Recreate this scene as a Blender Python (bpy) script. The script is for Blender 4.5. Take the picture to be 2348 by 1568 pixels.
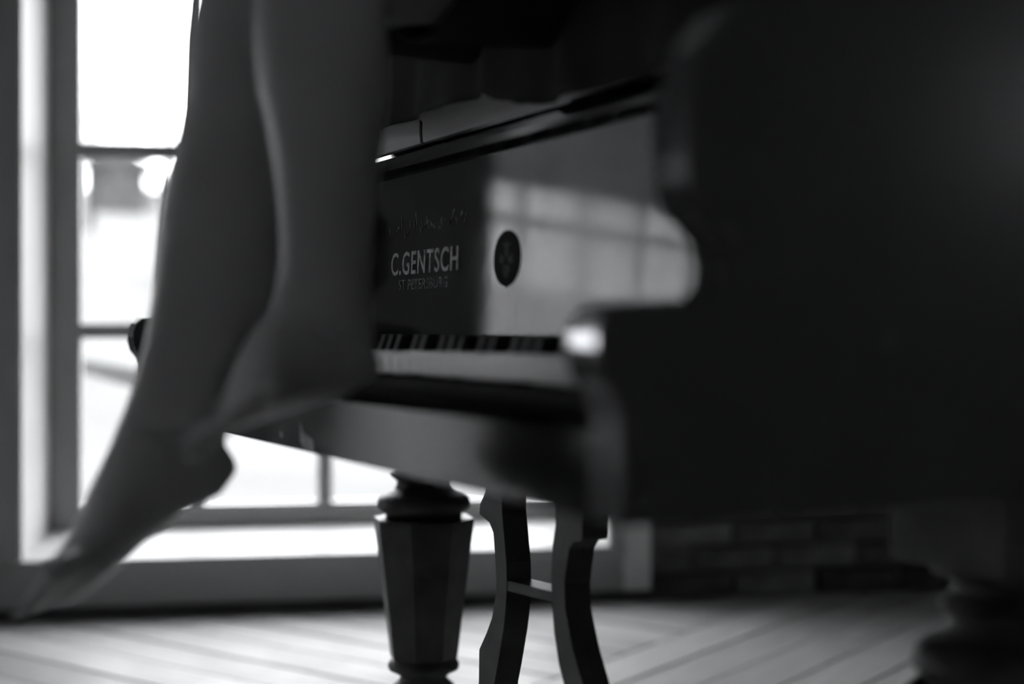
import bpy, bmesh, math, random
from mathutils import Vector, Matrix

# ------------------------------------------------------------------ camera, sky, exposure
for o in list(bpy.data.objects):
    bpy.data.objects.remove(o, do_unlink=True)
SC = bpy.context.scene
C = SC.collection
random.seed(4)

F = 3261.0                      # focal length in photo pixels (50 mm on 36 mm)
CX, HY = 1174.0, 755.0          # principal column, horizon row
H = 0.755                       # camera height

cam_d = bpy.data.cameras.new('camera')
cam = bpy.data.objects.new('camera', cam_d)
C.objects.link(cam)
cam.location = (0, 0, H)
cam.rotation_euler = (math.radians(90), 0, 0)
cam_d.lens = 50.0
cam_d.sensor_width = 36.0
cam_d.shift_y = -(784.0 - HY) / 2348.0
cam_d.clip_start = 0.02
cam_d.dof.use_dof = True
cam_d.dof.focus_distance = 1.88
cam_d.dof.aperture_fstop = 1.7
SC.camera = cam

world = bpy.data.worlds.new('overcast_sky')
SC.world = world
world.use_nodes = True
bg = world.node_tree.nodes['Background']
bg.inputs['Color'].default_value = (0.985, 0.99, 1.0, 1)
bg.inputs['Strength'].default_value = 2.6

SC.view_settings.view_transform = 'Standard'
SC.view_settings.look = 'None'
SC.view_settings.gamma = 1.0
SC.view_settings.use_curve_mapping = False
SC.view_settings.exposure = 2.3

# ------------------------------------------------------------------ frames of reference
U = Vector((-0.4525, 0.8918, 0.0)).normalized()    # piano: treble -> bass
V = Vector((0.8918, 0.4525, 0.0)).normalized()     # piano: keyboard -> tail
P0 = Vector((0.073, 0.93, 0.0))                    # piano: treble front corner
PM = Matrix.Translation(P0) @ Matrix(((-U.x, V.x, 0, 0), (-U.y, V.y, 0, 0), (0, 0, 1, 0), (0, 0, 0, 1)))
PMI = PM.inverted()

WD = Vector((0.9854, 0.1702, 0.0)).normalized()    # room: along the window wall
ND = Vector((0.1702, -0.9854, 0.0)).normalized()   # room: from the window wall inwards
W0 = Vector((0.385, 3.97, 0.0))
def R(s, t, z=0.0):
    p = W0 + WD * s + ND * t
    return Vector((p.x, p.y, z))
RM = Matrix.Translation(W0) @ Matrix(((WD.x, -ND.x, 0, 0), (WD.y, -ND.y, 0, 0), (0, 0, 1, 0), (0, 0, 0, 1)))
# room frame as a matrix has x along the wall, y outwards (= -t)

def ray(px, py):
    return Vector(((px - CX) / F, 1.0, -(py - HY) / F))
def at(px, py, d):                                   # pixel at a known distance
    r = ray(px, py)
    return Vector((r.x * d, d, H + r.z * d))
def on_b(px, py, b):                                 # pixel on a plane of the piano, local coordinates
    r = ray(px, py)
    n = V
    k = (b - (Vector((0, 0, 0)) - P0).dot(n)) / r.dot(n)
    return PMI @ (Vector((0, 0, H)) + r * k)

# ------------------------------------------------------------------ materials (black-and-white scene)
def mat(name, col, rough=0.5, spec=0.5, noise=None, bump=None, coat=0.0, metallic=0.0, rough_noise=None):
    m = bpy.data.materials.new(name)
    m.use_nodes = True
    nt = m.node_tree
    b = nt.nodes['Principled BSDF']
    c = (col * 0.985, col * 0.995, col * 1.01, 1)
    b.inputs['Base Color'].default_value = c
    b.inputs['Roughness'].default_value = rough
    b.inputs['Specular IOR Level'].default_value = spec
    b.inputs['Metallic'].default_value = metallic
    b.inputs['Coat Weight'].default_value = coat
    b.inputs['Coat Roughness'].default_value = 0.08
    tc = nt.nodes.new('ShaderNodeTexCoord')
    if noise:
        scale, lo, hi = noise[0], noise[1], noise[2]
        mp = nt.nodes.new('ShaderNodeMapping')
        mp.inputs['Scale'].default_value = noise[3] if len(noise) > 3 else (1, 1, 1)
        n = nt.nodes.new('ShaderNodeTexNoise')
        n.inputs['Scale'].default_value = scale
        n.inputs['Detail'].default_value = 6
        r = nt.nodes.new('ShaderNodeValToRGB')
        r.color_ramp.elements[0].position = 0.3
        r.color_ramp.elements[1].position = 0.7
        r.color_ramp.elements[0].color = (col * lo,) * 3 + (1,)
        r.color_ramp.elements[1].color = (col * hi,) * 3 + (1,)
        nt.links.new(tc.outputs['Object'], mp.inputs['Vector'])
        nt.links.new(mp.outputs['Vector'], n.inputs['Vector'])
        nt.links.new(n.outputs['Fac'], r.inputs['Fac'])
        nt.links.new(r.outputs['Color'], b.inputs['Base Color'])
    if rough_noise:
        n = nt.nodes.new('ShaderNodeTexNoise')
        n.inputs['Scale'].default_value = rough_noise[0]
        n.inputs['Detail'].default_value = 5
        mr = nt.nodes.new('ShaderNodeMapRange')
        mr.inputs['From Min'].default_value = 0.3
        mr.inputs['From Max'].default_value = 0.7
        mr.inputs['To Min'].default_value = rough_noise[1]
        mr.inputs['To Max'].default_value = rough_noise[2]
        nt.links.new(tc.outputs['Object'], n.inputs['Vector'])
        nt.links.new(n.outputs['Fac'], mr.inputs['Value'])
        nt.links.new(mr.outputs['Result'], b.inputs['Roughness'])
    if bump:
        n = nt.nodes.new('ShaderNodeTexNoise')
        n.inputs['Scale'].default_value = bump[0]
        n.inputs['Detail'].default_value = 4
        bp = nt.nodes.new('ShaderNodeBump')
        bp.inputs['Strength'].default_value = bump[1]
        bp.inputs['Distance'].default_value = 0.01
        nt.links.new(tc.outputs['Object'], n.inputs['Vector'])
        nt.links.new(n.outputs['Fac'], bp.inputs['Height'])
        nt.links.new(bp.outputs['Normal'], b.inputs['Normal'])
    return m

M = {}
M['lacquer'] = mat('black_lacquer', 0.028, 0.12, 0.4, rough_noise=(9, 0.08, 0.2), bump=(14, 0.02))
M['case'] = mat('dull_black_case', 0.075, 0.25, 0.22, rough_noise=(7, 0.22, 0.28))
M['fallboard'] = mat('worn_black_polish', 0.014, 0.16, 0.6, noise=(30, 0.6, 2.2), rough_noise=(5, 0.03, 0.09), bump=(9, 0.012))
M['polish'] = mat('glossy_black_polish', 0.012, 0.1, 0.9)
M['front'] = mat('front_polish', 0.02, 0.16, 0.14, rough_noise=(6, 0.1, 0.2), bump=(6, 0.02))
M['glint'] = mat('glint_metal', 0.95, 0.12, 0.5, metallic=1.0)  # bright metal for the added highlight strips on the arms
M['veneer'] = mat('pale_veneer', 0.72, 0.22, 0.8, noise=(6, 0.85, 1.1, (0.6, 1, 6)))  # pale base colour of the upper panel
M['turned'] = mat('black_turned_wood', 0.055, 0.45, 0.3, noise=(20, 0.7, 1.5))
M['ivory'] = mat('ivory', 0.8, 0.28, 0.5, noise=(18, 0.9, 1.08))
M['ebony'] = mat('ebony', 0.02, 0.3, 0.5)
M['felt'] = mat('matt_black', 0.03, 0.95, 0.05)
M['gilt'] = mat('worn_gilt', 0.62, 0.5, 0.3, noise=(160, 0.35, 1.2))
M['gilt_faint'] = mat('faded_gilt', 0.32, 0.6, 0.2, noise=(150, 0.2, 1.1))
M['decal'] = mat('matt_decal', 0.025, 0.75, 0.1)
M['decal_mark'] = mat('decal_mark', 0.17, 0.75, 0.1, noise=(200, 0.4, 1.1))
M['bare'] = mat('bare_wood', 0.5, 0.6, 0.2, noise=(60, 0.6, 1.2))
M['brass'] = mat('dull_brass', 0.35, 0.35, 0.5, metallic=1.0)
M['skin'] = mat('skin', 0.42, 0.38, 0.75, noise=(6, 0.92, 1.06), bump=(120, 0.03))
M['nail'] = mat('toenail', 0.36, 0.3, 0.5)
M['hair'] = mat('dark_hair', 0.03, 0.45, 0.4, noise=(40, 0.6, 1.4, (1, 1, 0.1)))
M['dress'] = mat('dark_dress_cloth', 0.045, 0.85, 0.15, noise=(8, 0.8, 1.2), bump=(300, 0.08))
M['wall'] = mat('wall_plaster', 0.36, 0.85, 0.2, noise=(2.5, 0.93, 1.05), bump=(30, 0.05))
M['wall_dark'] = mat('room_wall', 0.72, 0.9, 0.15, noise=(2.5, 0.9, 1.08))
M['ceiling'] = mat('ceiling_boards', 0.8, 0.9, 0.1, noise=(3, 0.95, 1.04))
M['white'] = mat('white_paint', 0.62, 0.45, 0.4, noise=(5, 0.96, 1.03))
M['sash'] = mat('sash_paint', 0.28, 0.5, 0.4, noise=(5, 0.94, 1.04))
M['skirt_board'] = mat('dark_skirting', 0.05, 0.6, 0.3)
M['plank'] = mat('floor_plank', 0.50, 0.34, 0.5, noise=(7, 0.78, 1.1, (0.6, 9, 1)), rough_noise=(6, 0.3, 0.45), bump=(12, 0.04))
M['subfloor'] = mat('subfloor', 0.03, 0.95, 0.05)
M['brick'] = mat('dark_brick', 0.085, 0.85, 0.2, noise=(14, 0.6, 1.5), bump=(50, 0.3))
M['mortar'] = mat('mortar', 0.14, 0.95, 0.1, noise=(30, 0.8, 1.2))
M['snow'] = mat('pale_ground', 0.078, 0.9, 0.1, noise=(0.35, 0.8, 1.2))
M['house'] = mat('house_boards', 0.04, 0.8, 0.2, noise=(1.2, 0.9, 1.1))
M['roof_snow'] = mat('pale_roof', 0.06, 0.9, 0.1)
M['bark'] = mat('bark', 0.03, 0.9, 0.1)
M['twigs'] = mat('pale_twigs', 0.07, 0.9, 0.1)
M['rail'] = mat('weathered_rail', 0.042, 0.8, 0.1)

def glass_mat():
    m = bpy.data.materials.new('window_glass')
    m.use_nodes = True
    nt = m.node_tree
    for n in list(nt.nodes):
        nt.nodes.remove(n)
    out = nt.nodes.new('ShaderNodeOutputMaterial')
    tr = nt.nodes.new('ShaderNodeBsdfTransparent')
    tr.inputs['Color'].default_value = (0.95, 0.955, 0.96, 1)
    gl = nt.nodes.new('ShaderNodeBsdfGlossy')
    gl.inputs['Roughness'].default_value = 0.03
    lw = nt.nodes.new('ShaderNodeLayerWeight')
    pw = nt.nodes.new('ShaderNodeMath'); pw.operation = 'POWER'; pw.inputs[1].default_value = 5.0
    fr = nt.nodes.new('ShaderNodeMath'); fr.operation = 'MULTIPLY_ADD'; fr.inputs[1].default_value = 0.9; fr.inputs[2].default_value = 0.04
    nt.links.new(lw.outputs['Facing'], pw.inputs[0])
    nt.links.new(pw.outputs[0], fr.inputs[0])
    mx = nt.nodes.new('ShaderNodeMixShader')
    nt.links.new(fr.outputs[0], mx.inputs['Fac'])
    nt.links.new(tr.outputs['BSDF'], mx.inputs[1])
    nt.links.new(gl.outputs['BSDF'], mx.inputs[2])
    nt.links.new(mx.outputs['Shader'], out.inputs['Surface'])
    return m
M['glass'] = glass_mat()
def curtain_mat(name, tc, thru, weave):
    m = mat(name, 0.5, 0.9, 0.0)
    nt = m.node_tree
    b = nt.nodes['Principled BSDF']; out = nt.nodes['Material Output']
    tl = nt.nodes.new('ShaderNodeBsdfTranslucent')
    tl.inputs['Color'].default_value = (tc, tc, tc * 1.01, 1)
    mx = nt.nodes.new('ShaderNodeMixShader')
    mx.inputs['Fac'].default_value = thru
    nt.links.new(b.outputs['BSDF'], mx.inputs[1])
    nt.links.new(tl.outputs['BSDF'], mx.inputs[2])
    tp = nt.nodes.new('ShaderNodeBsdfTransparent')
    m2 = nt.nodes.new('ShaderNodeMixShader')
    m2.inputs['Fac'].default_value = weave
    nt.links.new(mx.outputs['Shader'], m2.inputs[1])
    nt.links.new(tp.outputs['BSDF'], m2.inputs[2])
    nt.links.new(m2.outputs['Shader'], out.inputs['Surface'])
    return m
M['curtain'] = curtain_mat('dimming_net', 0.8, 0.65, 0.14)
M['blind'] = curtain_mat('dimming_blind', 0.75, 0.6, 0.0)

# ------------------------------------------------------------------ mesh helpers
def link(name, me, m, parent=None, smooth=False):
    o = bpy.data.objects.new(name, me)
    C.objects.link(o)
    if m and not me.materials:
        me.materials.append(M[m])
    if parent:
        o.parent = parent
    if smooth:
        for p in me.polygons:
            p.use_smooth = True
    return o
def obj(name, bm, m, parent=None, smooth=False, bevel=0.0, seg=2):
    if bevel:
        bmesh.ops.bevel(bm, geom=[e for e in bm.edges if e.is_manifold and e.calc_face_angle(0) > 0.6], offset=bevel, segments=seg, affect='EDGES', clamp_overlap=True)
    bmesh.ops.recalc_face_normals(bm, faces=bm.faces)
    me = bpy.data.meshes.new(name)
    bm.to_mesh(me)
    bm.free()
    return link(name, me, m, parent, smooth)
def box(bm, x0, x1, y0, y1, z0, z1, T=None):
    vs = []
    for z in (z0, z1):
        for x, y in ((x0, y0), (x1, y0), (x1, y1), (x0, y1)):
            p = Vector((x, y, z))
            vs.append(bm.verts.new(T @ p if T else p))
    for f in ((0, 3, 2, 1), (4, 5, 6, 7), (0, 1, 5, 4), (1, 2, 6, 5), (2, 3, 7, 6), (3, 0, 4, 7)):
        bm.faces.new([vs[i] for i in f])
    return bm
def nb():
    return bmesh.new()
def prism(bm, pts0, pts1):
    a = [bm.verts.new(p) for p in pts0]
    b = [bm.verts.new(p) for p in pts1]
    n = len(a)
    bm.faces.new(a)
    bm.faces.new(list(reversed(b)))
    for i in range(n):
        j = (i + 1) % n
        bm.faces.new((a[i], b[i], b[j], a[j]))
    return bm
def loft(bm, rings, cap=True):
    rs = [[bm.verts.new(p) for p in r] for r in rings]
    n = len(rs[0])
    for a, b in zip(rs, rs[1:]):
        for i in range(n):
            j = (i + 1) % n
            bm.faces.new((a[i], a[j], b[j], b[i]))
    if cap:
        bm.faces.new(list(reversed(rs[0])))
        bm.faces.new(rs[-1])
    return bm
def lathe(bm, prof, n=32, c=(0, 0), rot=0.0):
    rings = []
    for r, z in prof:
        rings.append([Vector((c[0] + r * math.cos(rot + 2 * math.pi * i / n), c[1] + r * math.sin(rot + 2 * math.pi * i / n), z)) for i in range(n)])
    return loft(bm, rings)
def empty(name, loc=(0, 0, 0), mtx=None):
    o = bpy.data.objects.new(name, None)
    o.empty_display_size = 0.1
    C.objects.link(o)
    if mtx is not None:
        o.matrix_world = mtx
    else:
        o.location = loc
    return o
def tag(o, label=None, cat=None, group=None, kind=None):
    if label: o['label'] = label
    if cat: o['category'] = cat
    if group: o['group'] = group
    if kind: o['kind'] = kind
    return o
def struct(o, label, cat='wall'):
    return tag(o, label, cat, kind='structure')

# ------------------------------------------------------------------ room shell
S0, S1, T1, ZC = -5.6, 2.9, 6.3, 2.75
WIN1 = (-1.685, -0.113)
WIN2 = (-5.05, -2.88)
TH = 0.34                       # thickness of the window wall
SILL_Z, HEAD_Z = 0.155, 2.25
def wbox(bm, s0, s1, y0, y1, z0, z1):                 # room frame, y outwards
    return box(bm, s0, s1, y0, y1, z0, z1, RM)

bm = nb()
for a, b in ((S0 - 0.1, WIN2[0]), (WIN2[1], WIN1[0]), (WIN1[1], 0.0)):
    wbox(bm, a, b, 0, TH, -0.05, ZC)
for w in (WIN1, WIN2):
    wbox(bm, w[0], w[1], 0, TH, HEAD_Z, ZC)
    wbox(bm, w[0], w[1], 0, TH, -0.05, SILL_Z - 0.005)
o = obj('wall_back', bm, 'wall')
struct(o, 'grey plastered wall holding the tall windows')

# brick stretch of the same wall, right of the window
bm = nb()
wbox(bm, 0.0, S1 + 0.1, 0.05, TH, -0.05, ZC)
wbr = obj('wall_brick', bm, 'mortar')
struct(wbr, 'dark brick wall behind the piano, right of the window')
bm = nb()
box(bm, -0.119, 0.119, -0.016, 0.016, -0.0305, 0.0305)
ob = obj('brick', bm, 'brick', wbr, bevel=0.004, seg=1)
bme = ob.data
bpy.data.objects.remove(ob)
brick_mats = []
for k, c in enumerate((0.07, 0.11, 0.16)):
    brick_mats.append(mat('brick_tone', c, 0.85, 0.2, noise=(14, 0.6, 1.5), bump=(50, 0.3)))
bmes = []
for m_ in brick_mats:
    d = bme.copy()
    d.materials.clear()
    d.materials.append(m_)
    bmes.append(d)
for row in range(13):
    off = 0.125 if row % 2 else 0.0
    s = 0.0 + off
    while s < S1 - 0.13:
        b_ = bpy.data.objects.new('brick', random.choice(bmes))
        C.objects.link(b_)
        b_.parent = wbr
        pos = RM @ Vector((s + 0.125, 0.043 + random.uniform(-0.005, 0.005), 0.034 + row * 0.073))
        b_.matrix_local = Matrix.Translation(pos) @ Matrix.Rotation(math.atan2(WD.y, WD.x), 4, 'Z')
        s += 0.25

bm = nb(); wbox(bm, S0 - 0.2, S0, -T1, 0.0, -0.05, ZC)
struct(obj('wall_left', bm, 'wall_dark'), 'plain grey wall at the far left of the room')
SW = (3.85, 4.50, 1.25, 1.70)                            # small side window: t0, t1, z0, z1
bm = nb()
wbox(bm, S1, S1 + 0.2, -SW[0], 0.05, -0.05, ZC)
wbox(bm, S1, S1 + 0.2, -T1, -SW[1], -0.05, ZC)
wbox(bm, S1, S1 + 0.2, -SW[1], -SW[0], -0.05, SW[2])
wbox(bm, S1, S1 + 0.2, -SW[1], -SW[0], SW[3], ZC)
struct(obj('wall_right', bm, 'wall_dark'), 'plain grey wall at the right of the room')
bm = nb(); wbox(bm, S0 - 0.2, S1 + 0.2, -T1 - 0.2, -T1, -0.05, ZC)
struct(obj('wall_front', bm, 'wall_dark'), 'plain grey wall behind the camera')
bm = nb(); wbox(bm, S0 - 0.2, S1 + 0.2, -T1 - 0.2, TH, ZC, ZC + 0.15)
struct(obj('ceiling', bm, 'ceiling'), 'plain light ceiling of the room', 'ceiling')

# floor: sub-floor plus planks in two fields that meet at a seam
bm = nb(); wbox(bm, S0 - 0.2, S1 + 0.2, -T1 - 0.2, TH - 0.05, -0.12, -0.022)
floor = obj('floor', bm, 'subfloor')
struct(floor, 'worn pale wooden plank floor lit by the window', 'floor')
DB = Vector((0.591, 0.807, 0)).normalized()
DA = Vector((-DB.y, DB.x, 0))
NB_ = Vector((DB.y, -DB.x, 0))                          # to the right of the seam
SEAM = -1.744
room_poly = [R(S0, 0), R(S1, 0), R(S1, T1), R(S0, T1)]
def clip(poly, n, c):                                   # keep n.p >= c
    out = []
    for i, p in enumerate(poly):
        q = poly[(i + 1) % len(poly)]
        dp, dq = n.dot(p) - c, n.dot(q) - c
        if dp >= 0: out.append(p)
        if dp * dq < 0: out.append(p + (q - p) * (dp / (dp - dq)))
    return out
plank_mats = [mat('plank_tone', c, 0.5, 0.3, noise=(5, 0.8, 1.1, (1, 1, 1)), rough_noise=(6, 0.42, 0.6), bump=(10, 0.05)) for c in (0.31, 0.36, 0.40)]
for pm in plank_mats:                                   # stretch the grain along the plank (object x)
    for n in pm.node_tree.nodes:
        if n.type == 'MAPPING':
            n.inputs['Scale'].default_value = (0.8, 14, 1)
def plank(poly, along, k):
    if len(poly) < 3: return
    dz = random.uniform(-0.0012, 0.0012)
    o_ = sum(poly, Vector()) / len(poly)
    rot = Matrix.Rotation(math.atan2(along.y, along.x), 4, 'Z')
    mi = (Matrix.Translation(o_) @ rot).inverted()
    pts = [mi @ p for p in poly]
    bm = nb()
    prism(bm, [Vector((p.x, p.y, -0.021)) for p in pts], [Vector((p.x, p.y, dz)) for p in pts])
    ob = obj('plank', bm, None, floor, bevel=0.0015, seg=1)
    ob.data.materials.append(random.choice(plank_mats))
    ob.matrix_local = Matrix.Translation(o_) @ rot
PW, GAP = 0.141, 0.0042
right = clip(room_poly, NB_, SEAM)
left = clip(room_poly, -NB_, -SEAM)
c = SEAM
while c < 7.5:
    poly = clip(clip(right, NB_, c + GAP), -NB_, -(c + PW - GAP))
    plank(poly, DB, 0)
    c += PW
c = 1.984 - PW * 45
while c < 8:
    poly = clip(clip(left, DB, c + GAP), -DB, -(c + PW - GAP))
    poly = clip(poly, -NB_, -(SEAM - GAP)) if len(poly) > 2 else poly
    plank(poly, DA, 0)
    c += PW

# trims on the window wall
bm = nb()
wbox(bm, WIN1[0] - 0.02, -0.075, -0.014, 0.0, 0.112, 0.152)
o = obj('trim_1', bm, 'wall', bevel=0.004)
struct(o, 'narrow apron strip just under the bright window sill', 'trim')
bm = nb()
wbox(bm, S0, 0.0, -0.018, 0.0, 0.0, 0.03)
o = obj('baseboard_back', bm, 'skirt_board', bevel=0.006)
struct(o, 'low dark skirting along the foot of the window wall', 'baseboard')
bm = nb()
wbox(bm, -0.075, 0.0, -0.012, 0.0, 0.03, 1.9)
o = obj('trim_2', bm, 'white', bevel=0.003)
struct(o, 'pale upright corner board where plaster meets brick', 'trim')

# ------------------------------------------------------------------ windows
GY = 0.265                                              # glass plane, outwards from the wall face
def window(name, s0, s1, cols, zs, label, splay=0.036):
    w = empty(name, R((s0 + s1) / 2, 0, SILL_Z))
    base = Matrix.Translation(R((s0 + s1) / 2, 0, SILL_Z)).inverted()
    T = base @ RM
    g0, g1 = s0 + splay, s1 - splay
    def bx_(nm, a, b, y0, y1, z0, z1, m, bev=0.003, parent=w):
        bm = nb(); box(bm, a, b, y0, y1, z0, z1, T)
        return obj(nm, bm, m, parent, bevel=bev)
    # lining (reveals) left, right, head, and the sloping sill
    def quad_prism(nm, pts, m):
        bm = nb(); prism(bm, [T @ Vector((p[0], p[1], pts[0][2])) for p in pts], [T @ Vector((p[0], p[1], pts[0][3])) for p in pts])
        return obj(nm, bm, m, w)
    quad_prism('jamb_lining', [(s0 - 0.001, -0.002, SILL_Z, HEAD_Z), (s0 + 0.006, -0.002), (g0, GY), (s0 - 0.001, GY)], 'white')
    quad_prism('jamb_lining', [(s1 + 0.001, -0.002, SILL_Z, HEAD_Z), (s1 - 0.006, -0.002), (g1, GY), (s1 + 0.001, GY)], 'white')
    bx_('head_lining', s0, s1, -0.002, GY, HEAD_Z - 0.02, HEAD_Z - 0.001, 'white')
    bm = nb()
    prof = [(-0.012, SILL_Z - 0.018), (-0.012, SILL_Z), (GY, SILL_Z + 0.04), (GY, SILL_Z - 0.018)]
    prism(bm, [T @ Vector((s0 - 0.004, y, z)) for y, z in prof], [T @ Vector((s1 + 0.004, y, z)) for y, z in prof])
    obj('sill', bm, 'white', w, bevel=0.003)
    # frame
    f0, f1 = zs[0] - 0.056, zs[-1] + 0.06
    fw = 0.078
    bx_('frame_stile', g0, g0 + fw, GY, GY + 0.06, f0, f1, 'sash')
    bx_('frame_stile', g1 - fw, g1, GY, GY + 0.06, f0, f1, 'sash')
    bx_('frame_rail', g0 + fw, g1 - fw, GY, GY + 0.06, f0, zs[0], 'sash')
    bx_('frame_rail', g0 + fw, g1 - fw, GY, GY + 0.06, zs[-1], f1, 'sash')
    bx_('bead', g0 + fw, g1 - fw, GY + 0.012, GY + 0.05, zs[0], zs[0] + 0.012, 'white')
    bx_('bead', g0 + fw - 0.006, g0 + fw + 0.006, GY - 0.006, GY + 0.05, zs[0], zs[-1], 'sash')
    bx_('head_filler', s0, s1, GY, TH, f1, HEAD_Z, 'sash')
    bx_('outer_filler', s0, g0, GY, TH, f0, f1, 'sash')
    bx_('outer_filler', g1, s1, GY, TH, f0, f1, 'sash')
    bx_('sill_filler', s0, s1, GY, TH, SILL_Z - 0.005, f0, 'sash')
    xs = [g0 + fw] + cols + [g1 - fw]
    for x in cols:
        bx_('glazing_bar', x - 0.02, x + 0.02, GY + 0.015, GY + 0.045, zs[0], zs[-1], 'sash')
    for z in zs[1:-1]:
        for a, b in zip(xs, xs[1:]):
            bx_('glazing_bar', a + (0.02 if a != xs[0] else 0), b - (0.02 if b != xs[-1] else 0), GY + 0.015, GY + 0.045, z - 0.02, z + 0.02, 'sash')
    for a, b in zip(xs, xs[1:]):
        for z0, z1 in zip(zs, zs[1:]):
            bx_('pane', a + 0.008, b - 0.008, GY + 0.028, GY + 0.032, z0 + 0.008, z1 - 0.008, 'glass', 0)
    struct(w, label, 'window')
    return w
ZS = [0.247, 0.750, 1.258, 1.767, 2.185]
window('window_1', WIN1[0], WIN1[1], [-1.2506, -0.889, -0.545], ZS, 'tall bright window with white reveals behind the bare legs')
w2_ = window('window_2', WIN2[0], WIN2[1], [-4.63, -4.30, -3.97, -3.64, -3.31], ZS, 'tall window further left in the same wall')
# unseen blind and net curtain, added to soften the second window's reflection
T2 = Matrix.Translation(R((WIN2[0] + WIN2[1]) / 2, 0, SILL_Z)).inverted() @ RM
bm = nb(); box(bm, WIN2[0] + 0.05, WIN2[1] - 0.05, 0.205, 0.2065, 1.40, 2.20, T2); obj('dimming_blind', bm, 'blind', w2_)
bm = nb(); box(bm, WIN2[0] + 0.05, WIN2[1] - 0.05, 0.198, 0.213, 1.375, 1.40, T2); obj('dimming_blind_bar', bm, 'sash', w2_, bevel=0.003)
bm = nb()
cn = 150
cpts = []
for k in range(cn + 1):
    f = k / cn
    cpts.append((WIN2[0] + 0.05 + f * (-2.97 - WIN2[0] - 0.05), 0.12 + 0.022 * math.sin(k * 0.62) + 0.01 * math.sin(k * 0.23)))
lowv = [bm.verts.new(T2 @ Vector((x, y, 0.21))) for x, y in cpts]
topv = [bm.verts.new(T2 @ Vector((x, y, 2.2))) for x, y in cpts]
for k in range(cn):
    bm.faces.new((lowv[k], lowv[k + 1], topv[k + 1], topv[k]))
obj('dimming_net', bm, 'curtain', w2_, True)
# small side window
sw = empty('window_3', RM @ Vector((S1, -SW[0] - 0.28, SW[2])))
T3 = Matrix.Translation(RM @ Vector((S1, -SW[0] - 0.28, SW[2]))).inverted() @ RM
def b3(nm, x0, x1, y0, y1, z0, z1, m):
    bm = nb(); box(bm, x0, x1, y0, y1, z0, z1, T3); obj(nm, bm, m, sw, bevel=0.003)
ya, yb = -SW[1], -SW[0]
b3('frame_stile', S1 + 0.1, S1 + 0.16, ya, ya + 0.05, SW[2], SW[3], 'sash')
b3('frame_stile', S1 + 0.1, S1 + 0.16, yb - 0.05, yb, SW[2], SW[3], 'sash')
b3('frame_rail', S1 + 0.1, S1 + 0.16, ya + 0.05, yb - 0.05, SW[2], SW[2] + 0.05, 'sash')
b3('frame_rail', S1 + 0.1, S1 + 0.16, ya + 0.05, yb - 0.05, SW[3] - 0.05, SW[3], 'sash')
bm = nb(); box(bm, S1 + 0.128, S1 + 0.132, ya + 0.045, yb - 0.045, SW[2] + 0.045, SW[3] - 0.045, T3); obj('pane', bm, 'glass', sw)
bm = nb()
ny_ = 30
pts_ = [(S1 + 0.06 + 0.012 * math.sin(k * 1.3), ya - 0.03 + (yb - ya + 0.06) * k / ny_) for k in range(ny_ + 1)]
low = [bm.verts.new(T3 @ Vector((x, y, SW[2] - 0.02 + 0.03))) for x, y in pts_]
topv = [bm.verts.new(T3 @ Vector((x, y, SW[3] + 0.0))) for x, y in pts_]
for k in range(ny_):
    bm.faces.new((low[k], low[k + 1], topv[k + 1], topv[k]))
obj('dimming_net', bm, 'curtain', sw, True)  # unseen net added to dim this window's reflection in the case
struct(sw, 'small window in the right wall, seen only as a reflection', 'window')

# ------------------------------------------------------------------ outdoors
bm = nb()
N = 40
g = []
for i in range(N + 1):
    row = []
    for j in range(N + 1):
        x = -60 + 120 * i / N
        y = 0.45 + 95 * (j / N) ** 1.6
        rise = max(0.0, y - 9) * 0.123
        z = -0.12 - min(y, 6) * 0.03 + rise + 0.15 * math.sin(x * 0.4 + y * 0.23) * min(1, y / 10)
        row.append(bm.verts.new(RM @ Vector((x, y, z))))
    g.append(row)
for i in range(N):
    for j in range(N):
        bm.faces.new((g[i][j], g[i + 1][j], g[i + 1][j + 1], g[i][j + 1]))
struct(obj('ground', bm, 'snow', smooth=True), 'pale ground rising gently outside the window', 'ground')
def ground_z(y):
    return -0.12 - min(y, 6) * 0.03 + max(0.0, y - 9) * 0.123

def house(px, d, w, h, label, gable=1.4):
    p = at(px, HY, d)
    yy = (RM.inverted() @ p).y
    root = empty('house', (p.x, p.y, ground_z(yy)))
    rot = Matrix.Rotation(0.25, 4, 'Z')
    bm = nb(); box(bm, -w / 2, w / 2, 0, w * 0.8, -0.5, h, rot); obj('house_wall', bm, 'house', root)
    bm = nb()
    e = 0.3
    A = [Vector((-w / 2 - e, -e, h)), Vector((w / 2 + e, -e, h)), Vector((0, -e, h + gable))]
    prism(bm, [rot @ q for q in A], [rot @ (q + Vector((0, w * 0.8 + 2 * e, 0))) for q in A])
    obj('roof', bm, 'roof_snow', root)
    for k in (-0.25, 0.25):
        bm = nb(); box(bm, w * k - 0.45, w * k + 0.45, -0.04, 0.06, h * 0.4, h * 0.75, rot); obj('house_window', bm, 'rail', root)
    tag(root, label, 'house')
house(265, 60, 2.5, 2.0, 'small grey outbuilding on the slope outside the window', 0.7)

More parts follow.
